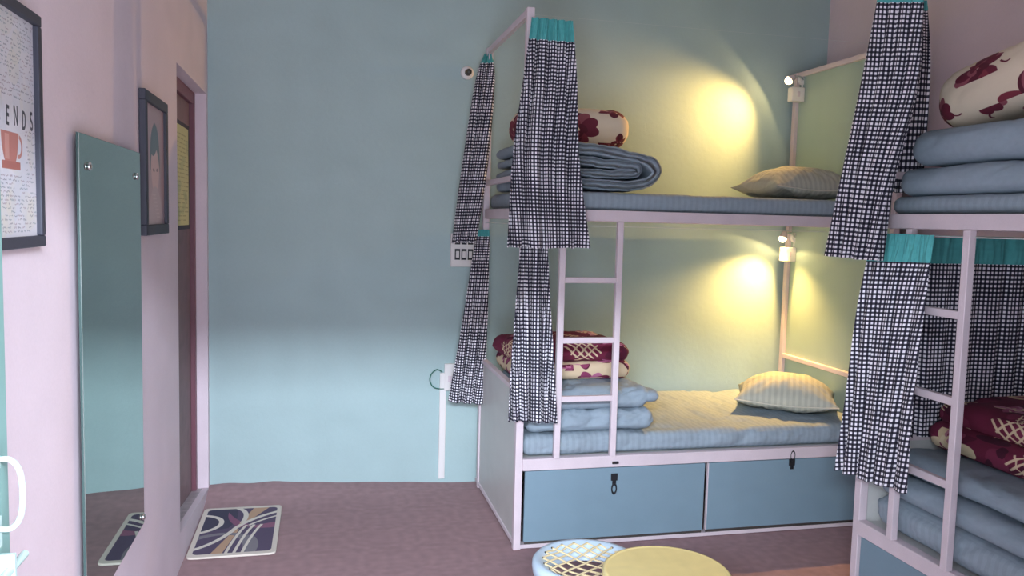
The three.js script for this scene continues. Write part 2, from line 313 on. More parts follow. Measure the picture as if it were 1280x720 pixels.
// local frame: length along x (0..L), width along z (0..W, front at W)
function bunk(L, W, o) {
  const t = thing('bunk_bed', o.label, 'bunk bed'), fr = M.frame;
  const post = (x, z, y1, nm = 'post') => mesh(nm, box(x, 0, z, x + P, y1, z + P, 0.003), fr, t);
  post(0, W - P, YT); post(0, o.backPost, YT); post(L - P, W - P, YT); post(L - P, 0, o.headPostTop || YT);
  const rail = (nm, x0, y0, z0, x1, y1, z1) => mesh(nm, box(x0, y0, z0, x1, y1, z1, 0.004), fr, t);
  rail('lower_front_rail', P, YRB, W - P, L - P, YR, W + 0.004); rail('lower_back_rail', P, YRB, 0, L - P, YR, P);
  rail('upper_front_rail', P, YUB, W - P, L - P, YU, W + 0.004); rail('upper_back_rail', P, YUB, 0, L - P, YU, P);
  rail('upper_end_rail', 0.004, YUB, o.backPost + P, P - 0.004, YU, W - P); rail('upper_end_rail', L - P + 0.004, YUB, P, L - 0.004, YU, W - P);
  rail('guard_rail', 0.004, 1.685, o.backPost + P, P - 0.004, 1.712, W - P);
  rail('top_end_rail', 0.004, YT - 0.03, o.backPost + P, P - 0.004, YT, W - P); rail('top_end_rail', L - P + 0.004, YT - 0.028, P, L - 0.004, YT, W - P);
  mesh('upper_deck', box(P, YUB + 0.012, P, L - P, YU - 0.012, W - P), M.sidePanel, t);
  mesh('lower_deck', box(P, YR - 0.03, P, L - P, YR - 0.008, W - P), M.sidePanel, t);
  // foot end panel with trim
  const sp = mesh('side_panel', box(0.008, 0.03, 0.003, P - 0.008, 0.722, W - P, 0.002), M.sidePanel, t);
  mesh('panel_trim', box(0.002, 0.015, 0.003, P - 0.002, 0.036, W - P, 0.003), fr, sp); mesh('panel_trim', box(0.002, 0.716, 0.003, P - 0.002, 0.738, W - P, 0.003), fr, sp);
  if (o.headPanel) {
    mesh('head_panel', box(L - 0.012, 0.06, P, L - 0.004, YT - 0.028, W - P), M.headBoard, t);
    rail('head_rail', L - P, 0.705, P, L - 0.006, 0.732, W - P);
  }
  // storage box below
  const base = mesh('storage_base', [box(P, 0.004, W - 0.05, L - P, 0.022, W - 0.004, 0.002)], fr, t);
  mesh('storage_back', box(P, 0.025, 0.06, L - P, YRB - 0.002, 0.07), M.sidePanel, t);
  const mid = o.split;
  const d1 = mesh('storage_door', box(P + 0.014, 0.034, W - 0.02, mid - 0.012, YRB - 0.004, W - 0.004, 0.002), M.board, t);
  const d2 = mesh('storage_door', box(mid + 0.004, 0.036, W - 0.02, L - P - 0.008, YRB - 0.004, W - 0.004, 0.002), M.board, t);
  mesh('hinge_strip', box(P + 0.02, 0.022, W - 0.014, mid - 0.016, 0.034, W - 0.008), M.iron, d1); mesh('hinge_strip', box(mid + 0.008, 0.022, W - 0.014, L - P - 0.012, 0.036, W - 0.008), M.iron, d2);
  mesh('door_edging', box(mid + 0.003, 0.036, W - 0.019, mid + 0.008, YRB - 0.004, W - 0.002, 0.001), fr, d2);
  hasp(d1, o.h1[0], o.h1[1], W - 0.005, true); hasp(d2, o.h2[0], o.h2[1], W - 0.005, false);
  mesh('keeper', [box(o.h1[0] - 0.016, 0.385, W + 0.003, o.h1[0] + 0.016, 0.397, W + 0.01, 0.002)], M.dark, t);
  // ladder leaning on the front rails
  const lad = mesh('ladder', [box(o.lad[0], YR - 0.001, W - 0.012, o.lad[0] + 0.028, YUB, W + 0.014, 0.003), box(o.lad[1], YR - 0.001, W - 0.012, o.lad[1] + 0.028, YUB, W + 0.014, 0.003)], fr, t);
  for (const y of [0.697, 0.966, 1.24]) mesh('rung', box(o.lad[0] + 0.027, y - 0.013, W - 0.01, o.lad[1] + 0.001, y + 0.013, W + 0.012, 0.003), fr, lad);
  // curtain wires
  for (const y of [YT - 0.03, YUB - 0.022]) mesh('curtain_wire', rod(V(P - 0.004, y, W - 0.006), V(L - P + 0.004, y, W - 0.006), y > 2 ? 0.0004 : 0.0016, 6), M.wire, t);
  for (const y of [YT - 0.04, YUB - 0.022]) mesh('curtain_wire', rod(V(0.01, y, o.backPost + P - 0.004), V(0.01, y, W - P + 0.004), 0.0015, 6), M.wire, t);
  return t;
}
const b1 = bunk(B.x1 - B.x0, B.z1 - B.z0 + 0.0, { label: 'white steel bunk bed with two lit lamps against the green wall', backPost: 0.055, headPanel: true, split: 2.382 - B.x0, h1: [0.477, 0.315], h2: [1.402, 0.345], lad: [0.176, 0.446] });
b1.position.set(B.x0, 0, B.z0);
const C = { x0: 2.5234, x1: 3.556, z0: 1.8875, z1: 3.83 };
const b2 = bunk(C.z1 - C.z0, C.x1 - C.x0, { label: 'white steel bunk bed standing along the pink right wall', backPost: 0.01, headPanel: false, split: 0.97, h1: [0.5, 0.31], h2: [1.45, 0.34], lad: [0.2, 0.455] });
// its length runs towards the entrance (+z), its front faces -x
b2.rotation.y = -Math.PI / 2; b2.position.set(C.x1, 0, C.z0);

// ------------------------------------------------------------------ bed lamps
function lamp(label, bulbPx, boxPx, discPx, axis, o) {
  const t = thing('bed_lamp', label, 'lamp', 'reading lamps on the bunk head post');
  const bx = pix(boxPx[0], boxPx[1], 'z', 0.1); const face = B.x1 - 0.012;
  const sw = mesh('switch_box', box(face - 0.085, bx.y - 0.042, 0.075, face - 0.001, bx.y + 0.042, 0.125, 0.005), M.white, t);
  mesh('switch_rocker', box(face - 0.05, bx.y - 0.016, 0.124, face - 0.034, bx.y + 0.016, 0.129, 0.002), M.frame, sw);
  const L0 = pix(bulbPx[0], bulbPx[1], 'z', o.z), dk = pix(discPx[0], discPx[1], 'z', 0.1);
  const disc = new THREE.CylinderGeometry(0.026, 0.03, 0.016, 28); disc.rotateX(Math.PI / 2); disc.translate(dk.x, dk.y, 0.1);
  mesh('wall_rose', disc, M.white, t);
  const dir = V(...axis).normalize(), q = new THREE.Quaternion().setFromUnitVectors(V(0, -1, 0), dir), back = L0.clone().addScaledVector(dir, -0.034);
  mesh('arm', tube([V(dk.x, dk.y, 0.1), V((dk.x + back.x) / 2, (dk.y + back.y) / 2 + 0.01, (0.1 + back.z) / 2 + 0.01), back], 0.006, 8, 16), M.chrome, t);
  mesh('bracket', rod(V(dk.x, dk.y, 0.095), V(dk.x, bx.y + 0.03, 0.095), 0.006), M.white, t);
  const cup = new THREE.LatheGeometry([[0.0, 0.038], [0.014, 0.037], [0.018, 0.024], [0.023, 0.006], [0.026, -0.004], [0.023, -0.004], [0.019, 0.008], [0.0, 0.014]].map(([x, y]) => new THREE.Vector2(x, y)), 24);
  cup.applyQuaternion(q); cup.translate(L0.x, L0.y, L0.z); mesh('lamp_shade', cup, M.frame, t);
  const c = L0.clone().addScaledVector(dir, 0.008), bulb = new THREE.SphereGeometry(0.021, 20, 14); bulb.translate(c.x, c.y, c.z);
  mesh('bulb', bulb, std({ color: '#fff2d8', emissive: new THREE.Color(1, 0.74, 0.4), emissiveIntensity: 14 }), t);
  const spot = (color, power, angle, pen) => { const l = new THREE.SpotLight(new THREE.Color(...color), power, 0, angle, pen, 2); l.position.copy(c); l.target.position.copy(c).addScaledVector(dir, 0.5); l.castShadow = true; l.shadow.radius = 0.7; scene.add(l, l.target); };
  spot([1, 0.57, 0.16], o.beam, o.angle, o.pen);      // the reflector's beam
  spot([1, 0.68, 0.28], o.spill, o.rim, 0.05);       // faint spill up to the rim of the shade
}
lamp('small round lamp glowing above the upper bunk pillow', [987, 100], [1003, 119], [1004, 100], [-0.82, -0.57, 0.03], { z: 0.2, beam: 5.6, spill: 0.16, angle: 1.02, pen: 0.7, rim: 1.35 });
lamp('small round lamp glowing above the lower bunk pillow', [979, 297], [989, 318], [994, 297], [-0.38, -0.9, 0.12], { z: 0.14, beam: 8.6, spill: 0.18, angle: 0.98, pen: 0.75, rim: 1.38 });

// ------------------------------------------------------------------ curtains
// rows: [t, left end, right end] from the wire down; pleat depth along n
function curtain(label, rows, o) {
  const t = thing('curtain', label, 'curtain', o.group), nu = o.nu || o.pleats * 26, nv = 64, n = V(...o.n).normalize();
  const cl = new THREE.CatmullRomCurve3(rows.map((r) => r[1])), cr = new THREE.CatmullRomCurve3(rows.map((r) => r[2]));
  const grid = [], tt = (v) => { let i = 0; while (i < rows.length - 2 && v > rows[i + 1][0]) i++; const k = (v - rows[i][0]) / (rows[i + 1][0] - rows[i][0]); return (i + k) / (rows.length - 1); };
  const h = rows[0][1].y - rows[rows.length - 1][1].y, band = o.band / h, vs = [];
  const nb = 8; for (let j = 0; j <= nb; j++) vs.push(band * j / nb); const hdr = vs.length - 1; for (let j = 1; j <= nv; j++) vs.push(band + (1 - band) * j / nv);
  for (const v of vs) {
    const a = cl.getPoint(tt(v)), b = cr.getPoint(tt(v)), row = [];
    for (let i = 0; i <= nu; i++) {
      const u = i / nu, w = u + 0.05 * noise(u * 3 + o.seed, 0.3, o.seed), ph = o.pleats * w * 2 * Math.PI;
      const A = o.amp[0] + (o.amp[1] - o.amp[0]) * v, p = a.clone().lerp(b, u);
      // broad flat folds parted by deep troughs of uneven width
      const q = o.pleats * w + o.seed, cell = Math.floor(q), fr = q - cell, wd = 0.5 + 0.14 * noise(cell * 3.7, o.seed, 0.5);
      const tr = fr < wd ? Math.pow(Math.sin(Math.PI * fr / wd), 1.4) : 0, deep = 0.9 + 0.3 * noise(cell * 2.3, 1.1, o.seed + 3);
      let k = -tr * deep + 0.1 * Math.sin(ph * 1.7 + 1.2 * v);
      if (v < band) k += 0.3 * noise(u * 30, v * 6, o.seed);
      p.addScaledVector(n, A * k + (o.bulge || 0) * Math.sin(Math.PI * u));
      p.y += (v > 0.97 ? 0.004 * noise(u * 6, 0, o.seed) : 0) - (o.scallop || 0) * Math.sin(Math.PI * u) * v;
      row.push(p);
    }
    grid.push(row);
  }
  // cloth length measured along the fabric, so that the checks keep their size
  const jm = Math.floor(vs.length * 0.6), S = [0]; for (let i = 1; i <= nu; i++) S.push(S[i - 1] + grid[jm][i].distanceTo(grid[jm][i - 1]));
  const make = (j0, j1) => {
    const pos = [], uv = [], idx = [], W = nu + 1;
    for (let j = j0; j <= j1; j++) {
      let len = 0; for (let i = 1; i <= nu; i++) len += grid[j][i].distanceTo(grid[j][i - 1]);
      for (let i = 0; i <= nu; i++) { const p = grid[j][i]; pos.push(p.x, p.y, p.z); uv.push((S[i] - S[nu] / 2) * Math.pow(len / S[nu], 0.85), -(vs[j] * h)); }
    }
    for (let j = 0; j < j1 - j0; j++) for (let i = 0; i < nu; i++) { const a = j * W + i; idx.push(a, a + W, a + 1, a + 1, a + W, a + W + 1); }
    const g = new THREE.BufferGeometry(); g.setAttribute('position', new THREE.Float32BufferAttribute(pos, 3)); g.setAttribute('uv', new THREE.Float32BufferAttribute(uv, 2)); g.setIndex(idx); g.computeVertexNormals(); return g;
  };
  mesh('check_fabric', make(hdr, vs.length - 1), M.check, t); mesh('header_band', make(0, hdr), M.teal, t);
  return t;
}
const cz = B.z1 + 0.022, G1 = 'checked bunk curtains';
const row = (t, ax, val, a, b) => [t, pix(a[0], a[1], ax, val), pix(b[0], b[1], ax, typeof val === 'number' ? val : val)];
curtain('checked curtain hanging from the tall post of the upper bunk by the green wall', [row(0, 'z', cz + 0.02, [665, 21], [716, 26]), row(0.25, 'z', cz + 0.03, [655, 92], [721, 96]), row(0.6, 'z', cz + 0.045, [641, 196], [724, 200]), row(1, 'z', cz + 0.06, [634, 309], [738, 311])], { pleats: 5, amp: [0.018, 0.046], band: 0.095, n: [0, 0, 1], seed: 1.1, group: G1 });
curtain('checked curtain knotted narrow beside the switch board at the upper bunk foot', [row(0, 'z', 0.12, [606, 67], [615, 66]), row(0.12, 'z', 0.14, [598, 88], [619, 88]), row(0.6, 'z', 0.16, [579, 205], [611, 205]), row(1, 'z', 0.17, [566, 304], [597, 303])], { pleats: 3, amp: [0.012, 0.04], band: 0.075, n: [0, 0, 1], seed: 4.3, group: G1 });
curtain('checked curtain on the lower bunk between its front post and ladder', [row(0, 'z', cz - 0.01, [652, 292], [684, 293]), row(0.35, 'z', cz + 0.014, [645, 375], [688, 376]), row(0.75, 'z', cz + 0.028, [638, 470], [694, 472]), row(1, 'z', cz + 0.035, [635, 527], [697, 529])], { pleats: 5, amp: [0.018, 0.04], band: 0.05, n: [0, 0, 1], seed: 7.9, group: G1 });
curtain('checked curtain hanging at the lower bunk foot over the wall socket', [row(0, 'z', 0.13, [597, 287], [612, 287]), row(0.12, 'z', 0.15, [594, 305], [612, 305]), row(0.6, 'z', 0.17, [575, 425], [609, 425]), row(1, 'z', 0.18, [561, 503], [604, 506])], { pleats: 3, amp: [0.012, 0.04], band: 0.06, n: [0, 0, 1], seed: 9.2, group: G1 });
curtain('checked curtain at the far corner of the upper bunk along the pink wall', [row(0, 'x', 2.48, [1098, -8], [1155, -8]), row(0.35, 'x', 2.46, [1075, 110], [1146, 110]), row(0.7, 'x', 2.43, [1052, 220], [1114, 225]), row(1, 'x', 2.42, [1031, 320], [1098, 327])], { pleats: 4, amp: [0.02, 0.044], band: 0.03, n: [-1, 0, 0.1], seed: 12.5, group: G1 });
curtain('checked end curtain just behind the stacked quilts under the floral cushion', [row(0, 'z', C.z0 + 0.03, [1112, 0], [1160, 0]), row(0.5, 'z', C.z0 + 0.03, [1105, 80], [1164, 80]), row(1, 'z', C.z0 + 0.03, [1090, 240], [1154, 240])], { pleats: 3, amp: [0.008, 0.01], band: 0.055, n: [0, 0, 1], seed: 15.5, group: G1 });
curtain('checked curtain with wide teal band beside the ladder along the pink wall', [row(0, 'x', 2.49, [1090, 291], [1167, 294]), row(0.3, 'x', 2.46, [1070, 385], [1155, 388]), row(0.7, 'x', 2.45, [1055, 500], [1140, 510]), row(1, 'x', 2.44, [1042, 588], [1132, 618])], { pleats: 4, amp: [0.022, 0.05], band: 0.1, n: [-1, 0, 0.1], seed: 18.1, group: G1 });
curtain('checked curtain spread across the far end of the lower bunk behind the maroon blanket', [[0, V(2.56, 1.478, C.z0 + 0.035), V(3.25, 1.478, C.z0 + 0.035)], [0.5, V(2.56, 1.1, C.z0 + 0.04), V(3.24, 1.1, C.z0 + 0.04)], [1, V(2.56, 0.728, C.z0 + 0.045), V(3.23, 0.74, C.z0 + 0.045)]], { pleats: 6, amp: [0.012, 0.02], band: 0.095, n: [0, 0, 1], seed: 21.7, group: G1 });

// ------------------------------------------------------------------ bedding
function put(name, geo, mat, x, y, z, ry, label, cat, group, tilt) { const m = single(name, geo, mat, label, cat, group); m.position.set(x, y, z); m.rotation.y = ry; if (tilt) m.rotation.x = tilt; return m; }
const midx = (a, b) => (a + b) / 2;
// mattresses
const MT = 0.085;
put('mattress', softBox(1.84, MT, 0.9, 0.03, 0.003, { seed: 1 }), M.mattress, midx(B.x0, B.x1), YU + MT / 2 - 0.002, 0.51, 0, 'grey mattress on the upper bunk by the green wall', 'mattress', 'mattresses');
put('mattress', softBox(1.84, 0.1, 0.9, 0.04, 0.011, { seed: 4, fx: 8, fy: 6, step: 0.016 }), M.mattress, midx(B.x0, B.x1), YR + 0.05 - 0.004, 0.51, 0, 'grey mattress on the lower bunk lit by a warm lamp', 'mattress', 'mattresses');
put('mattress', softBox(0.96, 0.062, 1.84, 0.028, 0.003, { seed: 8 }), M.mattress, midx(C.x0, C.x1), YU + 0.031, midx(C.z0, C.z1), 0, 'blue grey mattress on the upper bunk along the pink wall', 'mattress', 'mattresses');
put('mattress', softBox(0.95, 0.12, 1.84, 0.055, 0.012, { seed: 12, fx: 6, fz: 6 }), M.mattress, midx(C.x0, C.x1), YR + 0.06 - 0.004, midx(C.z0, C.z1), 0, 'blue grey mattress on the lower bunk along the pink wall', 'mattress', 'mattresses');
// pillows
function pillow(label, w, d, h, x, y, z, ry, seed, tilt = 0) {
  const t = thing('pillow', label, 'pillow', 'striped pillows'); mesh('pillow_case', pillowGeo(w, d, h, seed), M.pillow, t);
  const pts = []; for (const [u, v] of [[-1, 1], [0, 1], [1, 1]]) pts.push(V(w / 2 * u * 0.99, 0.003 + 0.016 * Math.abs(u), d / 2 * v * (1 - 0.09 * (1 - u * u)) + 0.003));
  mesh('piping', tube(pts, 0.0035, 6, 24), M.seam, t);
  t.position.set(x, y, z); t.rotation.set(0, ry, tilt); return t;
}
pillow('plump grey pillow on the upper bunk under the lamp', 0.55, 0.4, 0.2, 3.015, YU + MT + 0.045, 0.62, 0.1, 3);
pillow('striped cream pillow on the lower bunk under the lamp', 0.52, 0.42, 0.21, 3.03, YR + 0.148, 0.6, -0.55, 11);
// upper bunk by the green wall: folded grey quilt and a cream cushion
{
  const t = thing('folded_quilt', 'grey quilt folded over into a thick roll on the upper bunk', 'quilt');
  const y = YU + MT + 0.002;
  mesh('outer_fold', foldedSheet([[1.5, 0.035], [1.75, 0.03], [1.98, 0.032], [2.07, 0.06], [2.1, 0.11], [2.07, 0.165], [1.97, 0.2], [1.8, 0.222], [1.62, 0.235], [1.5, 0.24]].map(([a, b]) => [a, b * 0.82 + y + 0.006]), 0.05, 0.2, 0.9, 0.006, 2), M.quilt, t);
  mesh('inner_fold', foldedSheet([[1.5, 0.1], [1.75, 0.094], [1.95, 0.09], [2.01, 0.105], [2.0, 0.135], [1.9, 0.148], [1.7, 0.165], [1.5, 0.172]].map(([a, b]) => [a, b * 0.82 + y + 0.006]), 0.042, 0.21, 0.89, 0.006, 6), M.quilt, t);
}
put('cushion', softBox(0.58, 0.2, 0.34, 0.097, 0.006, { seed: 3 }), M.floral2, 1.79, YU + MT + 0.325, 0.48, 0.05, 'cream cushion with maroon flowers on top of the rolled grey quilt', 'cushion');
// lower bunk by the green wall
const LQ = YR + 0.098;
{
  put('folded_quilt', [softBox(0.64, 0.105, 0.62, 0.052, 0.017, { seed: 21, fx: 11, fy: 8, step: 0.014 })], M.quilt, 1.81, LQ + 0.05, 0.63, 0, 'blue grey quilt folded flat on the lower mattress behind the ladder', 'quilt');
  const g = softBox(0.62, 0.11, 0.6, 0.054, 0.017, { seed: 31, fx: 11, fy: 8, step: 0.014 }), tuck = softBox(0.09, 0.06, 0.12, 0.03, 0.006, { seed: 2 }); tuck.translate(0.31, 0.005, 0.24);
  put('folded_quilt', [g, tuck], M.quilt, 1.8, LQ + 0.15, 0.62, 0.02, 'blue grey quilt stacked on another one beneath a maroon blanket', 'quilt');
  const bl = thing('folded_blanket', 'maroon patterned blanket folded on top of two quilts behind the ladder', 'blanket');
  const b0 = mesh('lower_fold', softBox(0.6, 0.1, 0.46, 0.048, 0.012, { seed: 41, fx: 6, fy: 8 }), M.blanketUnder, bl); b0.position.set(1.775, LQ + 0.255, 0.52);
  const b1_ = mesh('upper_fold', softBox(0.6, 0.11, 0.46, 0.052, 0.014, { seed: 47, fx: 6, fy: 8, sag: (u) => -0.025 * u * u }), M.blanket, bl); b1_.position.set(1.765, LQ + 0.35, 0.52); b1_.rotation.y = 0.05;
}
// upper bunk along the pink wall
{
  const y = YU + 0.062;
  put('folded_quilt', softBox(0.7, 0.105, 0.78, 0.05, 0.008, { seed: 55, fz: 4 }), M.quilt, 2.92, y + 0.053, 2.33, 0, 'lower of two thick blue grey quilts on the upper bunk along the pink wall', 'quilt');
  put('folded_quilt', softBox(0.68, 0.125, 0.76, 0.06, 0.008, { seed: 61, fz: 4 }), M.quilt, 2.93, y + 0.168, 2.34, 0, 'upper of two thick blue grey quilts under the floral cushion', 'quilt');
  put('cushion', softBox(0.48, 0.22, 0.6, 0.105, 0.006, { seed: 9 }), M.floral, 2.91, y + 0.38, 2.24, 0.05, 'cream cushion with maroon roses on quilts by the pink wall', 'cushion', null, -0.2);
}
// lower bunk along the pink wall
{
  const y = YR + 0.117;
  put('folded_quilt', softBox(0.9, 0.085, 1.35, 0.042, 0.012, { seed: 71, fx: 6, fz: 6 }), M.quilt, 3.02, y + 0.043, 2.62, 0, 'blue grey quilt lying on the lower mattress along the pink wall', 'quilt');
  put('folded_quilt', softBox(0.86, 0.08, 1.2, 0.039, 0.012, { seed: 77, fx: 6, fz: 6 }), M.quilt, 3.04, y + 0.13, 2.56, 0.02, 'blue grey quilt directly beneath the maroon blanket along the pink wall', 'quilt');
  const bl = thing('folded_blanket', 'maroon patterned blanket heaped on the lower bunk along the pink wall', 'blanket');
  const a = mesh('lower_fold', softBox(0.66, 0.1, 0.62, 0.048, 0.014, { seed: 81, fx: 6, fy: 7 }), M.blanket2, bl); a.position.set(3.07, y + 0.222, 2.28);
  const b = mesh('upper_fold', softBox(0.64, 0.095, 0.6, 0.046, 0.014, { seed: 87, fx: 6, fy: 7 }), M.blanket, bl); b.position.set(3.1, y + 0.305, 2.26); b.rotation.y = 0.05;
}

// ------------------------------------------------------------------ left wall: mirror, framed pictures
{
  const t = thing('mirror', 'tall frameless mirror on chrome studs fixed to the pink wall', 'mirror');
  const x = 0.021, a = pix(98, 171, 'x', x), b = pix(174.5, 186.5, 'x', x), c = pix(178, 657, 'x', x), y1 = midx(a.y, b.y), z0 = b.z, z1 = a.z, y0 = c.y;
  mesh('backing', box(x - 0.006, y0, z0, x - 0.0008, y1, z1), M.mirrorEdge, t);
  mesh('glass', box(x - 0.0008, y0 + 0.001, z0 + 0.001, x + 0.0008, y1 - 0.001, z1 - 0.001), M.mirror, t);
  for (const [sy, sz] of [[y1 - 0.075, z1 - 0.075], [y1 - 0.075, z0 + 0.06], [y0 + 0.03, z1 - 0.06], [y0 + 0.03, z0 + 0.03]]) {
    const cap = new THREE.SphereGeometry(0.011, 16, 10); cap.scale(0.6, 1, 1); cap.translate(x + 0.004, sy, sz);
    mesh('stud', [cap, rod(V(-0.002, sy, sz), V(x + 0.002, sy, sz), 0.006)], M.chrome, t);
  }
}
function plate(x, y0, y1, z0, z1) {      // picture face on the left wall, read from the room
  const g = new THREE.PlaneGeometry(z1 - z0, y1 - y0); g.rotateY(Math.PI / 2); g.translate(x, (y0 + y1) / 2, (z0 + z1) / 2); return g;
}
function framed(label, y0, y1, z0, z1, w, print, dep = 0.022) {
  const t = thing('picture_frame', label, 'picture');
  mesh('frame', [box(0.001, y0, z0, dep, y0 + w, z1, 0.003), box(0.001, y1 - w, z0, dep, y1, z1, 0.003), box(0.001, y0 + w, z0, dep, y1 - w, z0 + w, 0.003), box(0.001, y0 + w, z1 - w, dep, y1 - w, z1, 0.003)], M.blackFrame, t);
  mesh('backing', box(0.001, y0 + w * 0.5, z0 + w * 0.5, 0.01, y1 - w * 0.5, z1 - w * 0.5), M.dark, t);
  const pr = mesh('print', plate(0.0115, y0 + w * 0.9, y1 - w * 0.9, z0 + w * 0.9, z1 - w * 0.9), std({ map: print, roughness: 0.3 }), t); pr.userData.label = 'printed sheet';
}
const posterTex = canvasTex(720, 1024, (g, w, h) => {
  const R = rng(33); g.fillStyle = '#d9d3d8'; g.fillRect(0, 0, w, h);
  for (let k = 0; k < 50; k++) { g.fillStyle = R() < 0.5 ? 'rgba(215,205,190,0.35)' : 'rgba(200,200,212,0.3)'; g.beginPath(); g.ellipse(R() * w, R() * h, 50 + R() * 80, 30 + R() * 60, R() * 3, 0, 7); g.fill(); }
  g.lineWidth = 2.6;      // blocks of tiny handwriting, too small to read
  for (let y = 22; y < h - 12; y += 18) {
    for (let x = 12 + R() * 24; x < w - 20;) {
      const L = 12 + R() * 40, inWord = y > 395 && y < 525, inCup = y > 515 && y < 725 && x > 220 && x < 560;
      if (!(inWord || inCup) && R() < 0.8) {
        g.strokeStyle = ['rgba(70,66,80,0.7)', 'rgba(120,84,96,0.65)', 'rgba(60,80,95,0.65)'][Math.floor(R() * 3)];
        g.beginPath(); g.moveTo(x, y); for (let s = 0; s < L; s += 4) g.lineTo(x + s, y + (R() - 0.5) * 10); g.stroke();
      }
      x += L + 8 + R() * 16 + (R() < 0.07 ? 50 : 0);
    }
  }
  g.fillStyle = '#3a3742'; g.font = 'bold 100px sans-serif'; g.textAlign = 'center'; g.textBaseline = 'middle';
  const word = 'FRIENDS', n = word.length; for (let i = 0; i < n; i++) { g.save(); g.translate(w - 50 - (n - 1 - i) * 104, 462 + (i % 2 ? 6 : -4) + i * 2); g.rotate((i % 2 ? 1 : -1) * 0.07); g.scale(0.85, 1.25); g.fillText(word[i], 0, 0); g.restore(); }
  // coffee cup on its saucer
  g.fillStyle = '#b9766c'; g.beginPath(); g.moveTo(272, 545); g.lineTo(490, 545); g.quadraticCurveTo(480, 640, 445, 680); g.lineTo(318, 680); g.quadraticCurveTo(280, 640, 272, 545); g.fill();
  g.fillStyle = '#ad675e'; g.fillRect(278, 676, 228, 36);
  g.strokeStyle = '#c08076'; g.lineWidth = 18; g.beginPath(); g.ellipse(488, 605, 42, 46, 0, -1.4, 1.9); g.stroke();
  g.fillStyle = 'rgba(225,180,168,0.4)'; g.fillRect(318, 556, 50, 112);
});
framed('large dark framed poster with a coffee cup and the word FRIENDS', 1.423, 1.884, 2.632, 2.964, 0.022, posterTex);
const faceTex = canvasTex(512, 640, (g, w, h) => {
  g.fillStyle = '#a38791'; g.fillRect(0, 0, w, h);
  g.fillStyle = '#c2a0a0'; g.beginPath(); g.ellipse(265, 330, 105, 140, 0, 0, 7); g.fill();
  g.fillStyle = '#4d5c66'; g.beginPath(); g.moveTo(130, 340); g.quadraticCurveTo(110, 150, 250, 90); g.quadraticCurveTo(400, 110, 390, 360); g.quadraticCurveTo(350, 260, 300, 230); g.quadraticCurveTo(230, 290, 170, 260); g.quadraticCurveTo(150, 300, 150, 350); g.fill();
  g.fillStyle = '#6b4d55'; g.beginPath(); g.ellipse(225, 345, 26, 9, 0.1, 0, 7); g.fill(); g.beginPath(); g.ellipse(315, 340, 26, 9, -0.1, 0, 7); g.fill();
  g.fillStyle = '#ad959c'; g.beginPath(); g.moveTo(70, 640); g.quadraticCurveTo(120, 440, 265, 430); g.quadraticCurveTo(420, 440, 460, 640); g.fill();
  g.fillStyle = '#b9a3a8'; for (let k = 0; k < 7; k++) g.fillRect(180 + k * 20, 470 + k * 20, 90, 10);
});
framed('narrow dark framed portrait drawing between mirror and inner door', 1.42, 1.892, 1.247, 1.641, 0.035, faceTex);
// pale notice on the inner door
{
  const noticeTex = canvasTex(256, 512, (g, w, h) => { const R = rng(8); g.fillStyle = '#c3c08d'; g.fillRect(0, 0, w, h); for (let y = 40; y < h - 30; y += 22) { g.fillStyle = 'rgba(130,128,95,0.55)'; let x = 20; while (x < w - 40) { const l = 15 + R() * 50; g.fillRect(x, y + R() * 3, l, 6); x += l + 12; } } for (let k = 0; k < 14; k++) { g.fillStyle = 'rgba(150,160,120,0.35)'; g.beginPath(); g.ellipse(R() * w, R() * h, 30, 20, 0, 0, 7); g.fill(); } });
  const n = thing('door_notice', 'pale yellow printed notice on the brown inner door', 'notice');
  const x = REC + 0.071, a = pix(222, 155, 'x', x), b = pix(234.5, 281, 'x', x);
  const y1 = a.y, y0 = b.y, z0 = b.z, z1 = Math.min(a.z + 0.18, DZ1 - 0.06);
  mesh('board', box(x - 0.0005, y0 - 0.02, z0 - 0.04, x + 0.004, y1 + 0.02, z1), M.shadowBacking, n);  // dark sheet in the painted shadow colour, standing out around the paper
  mesh('paper', plate(x + 0.0055, y0, y1, z0, z1 - 0.01), std({ map: noticeTex, roughness: 0.6 }), n);
}

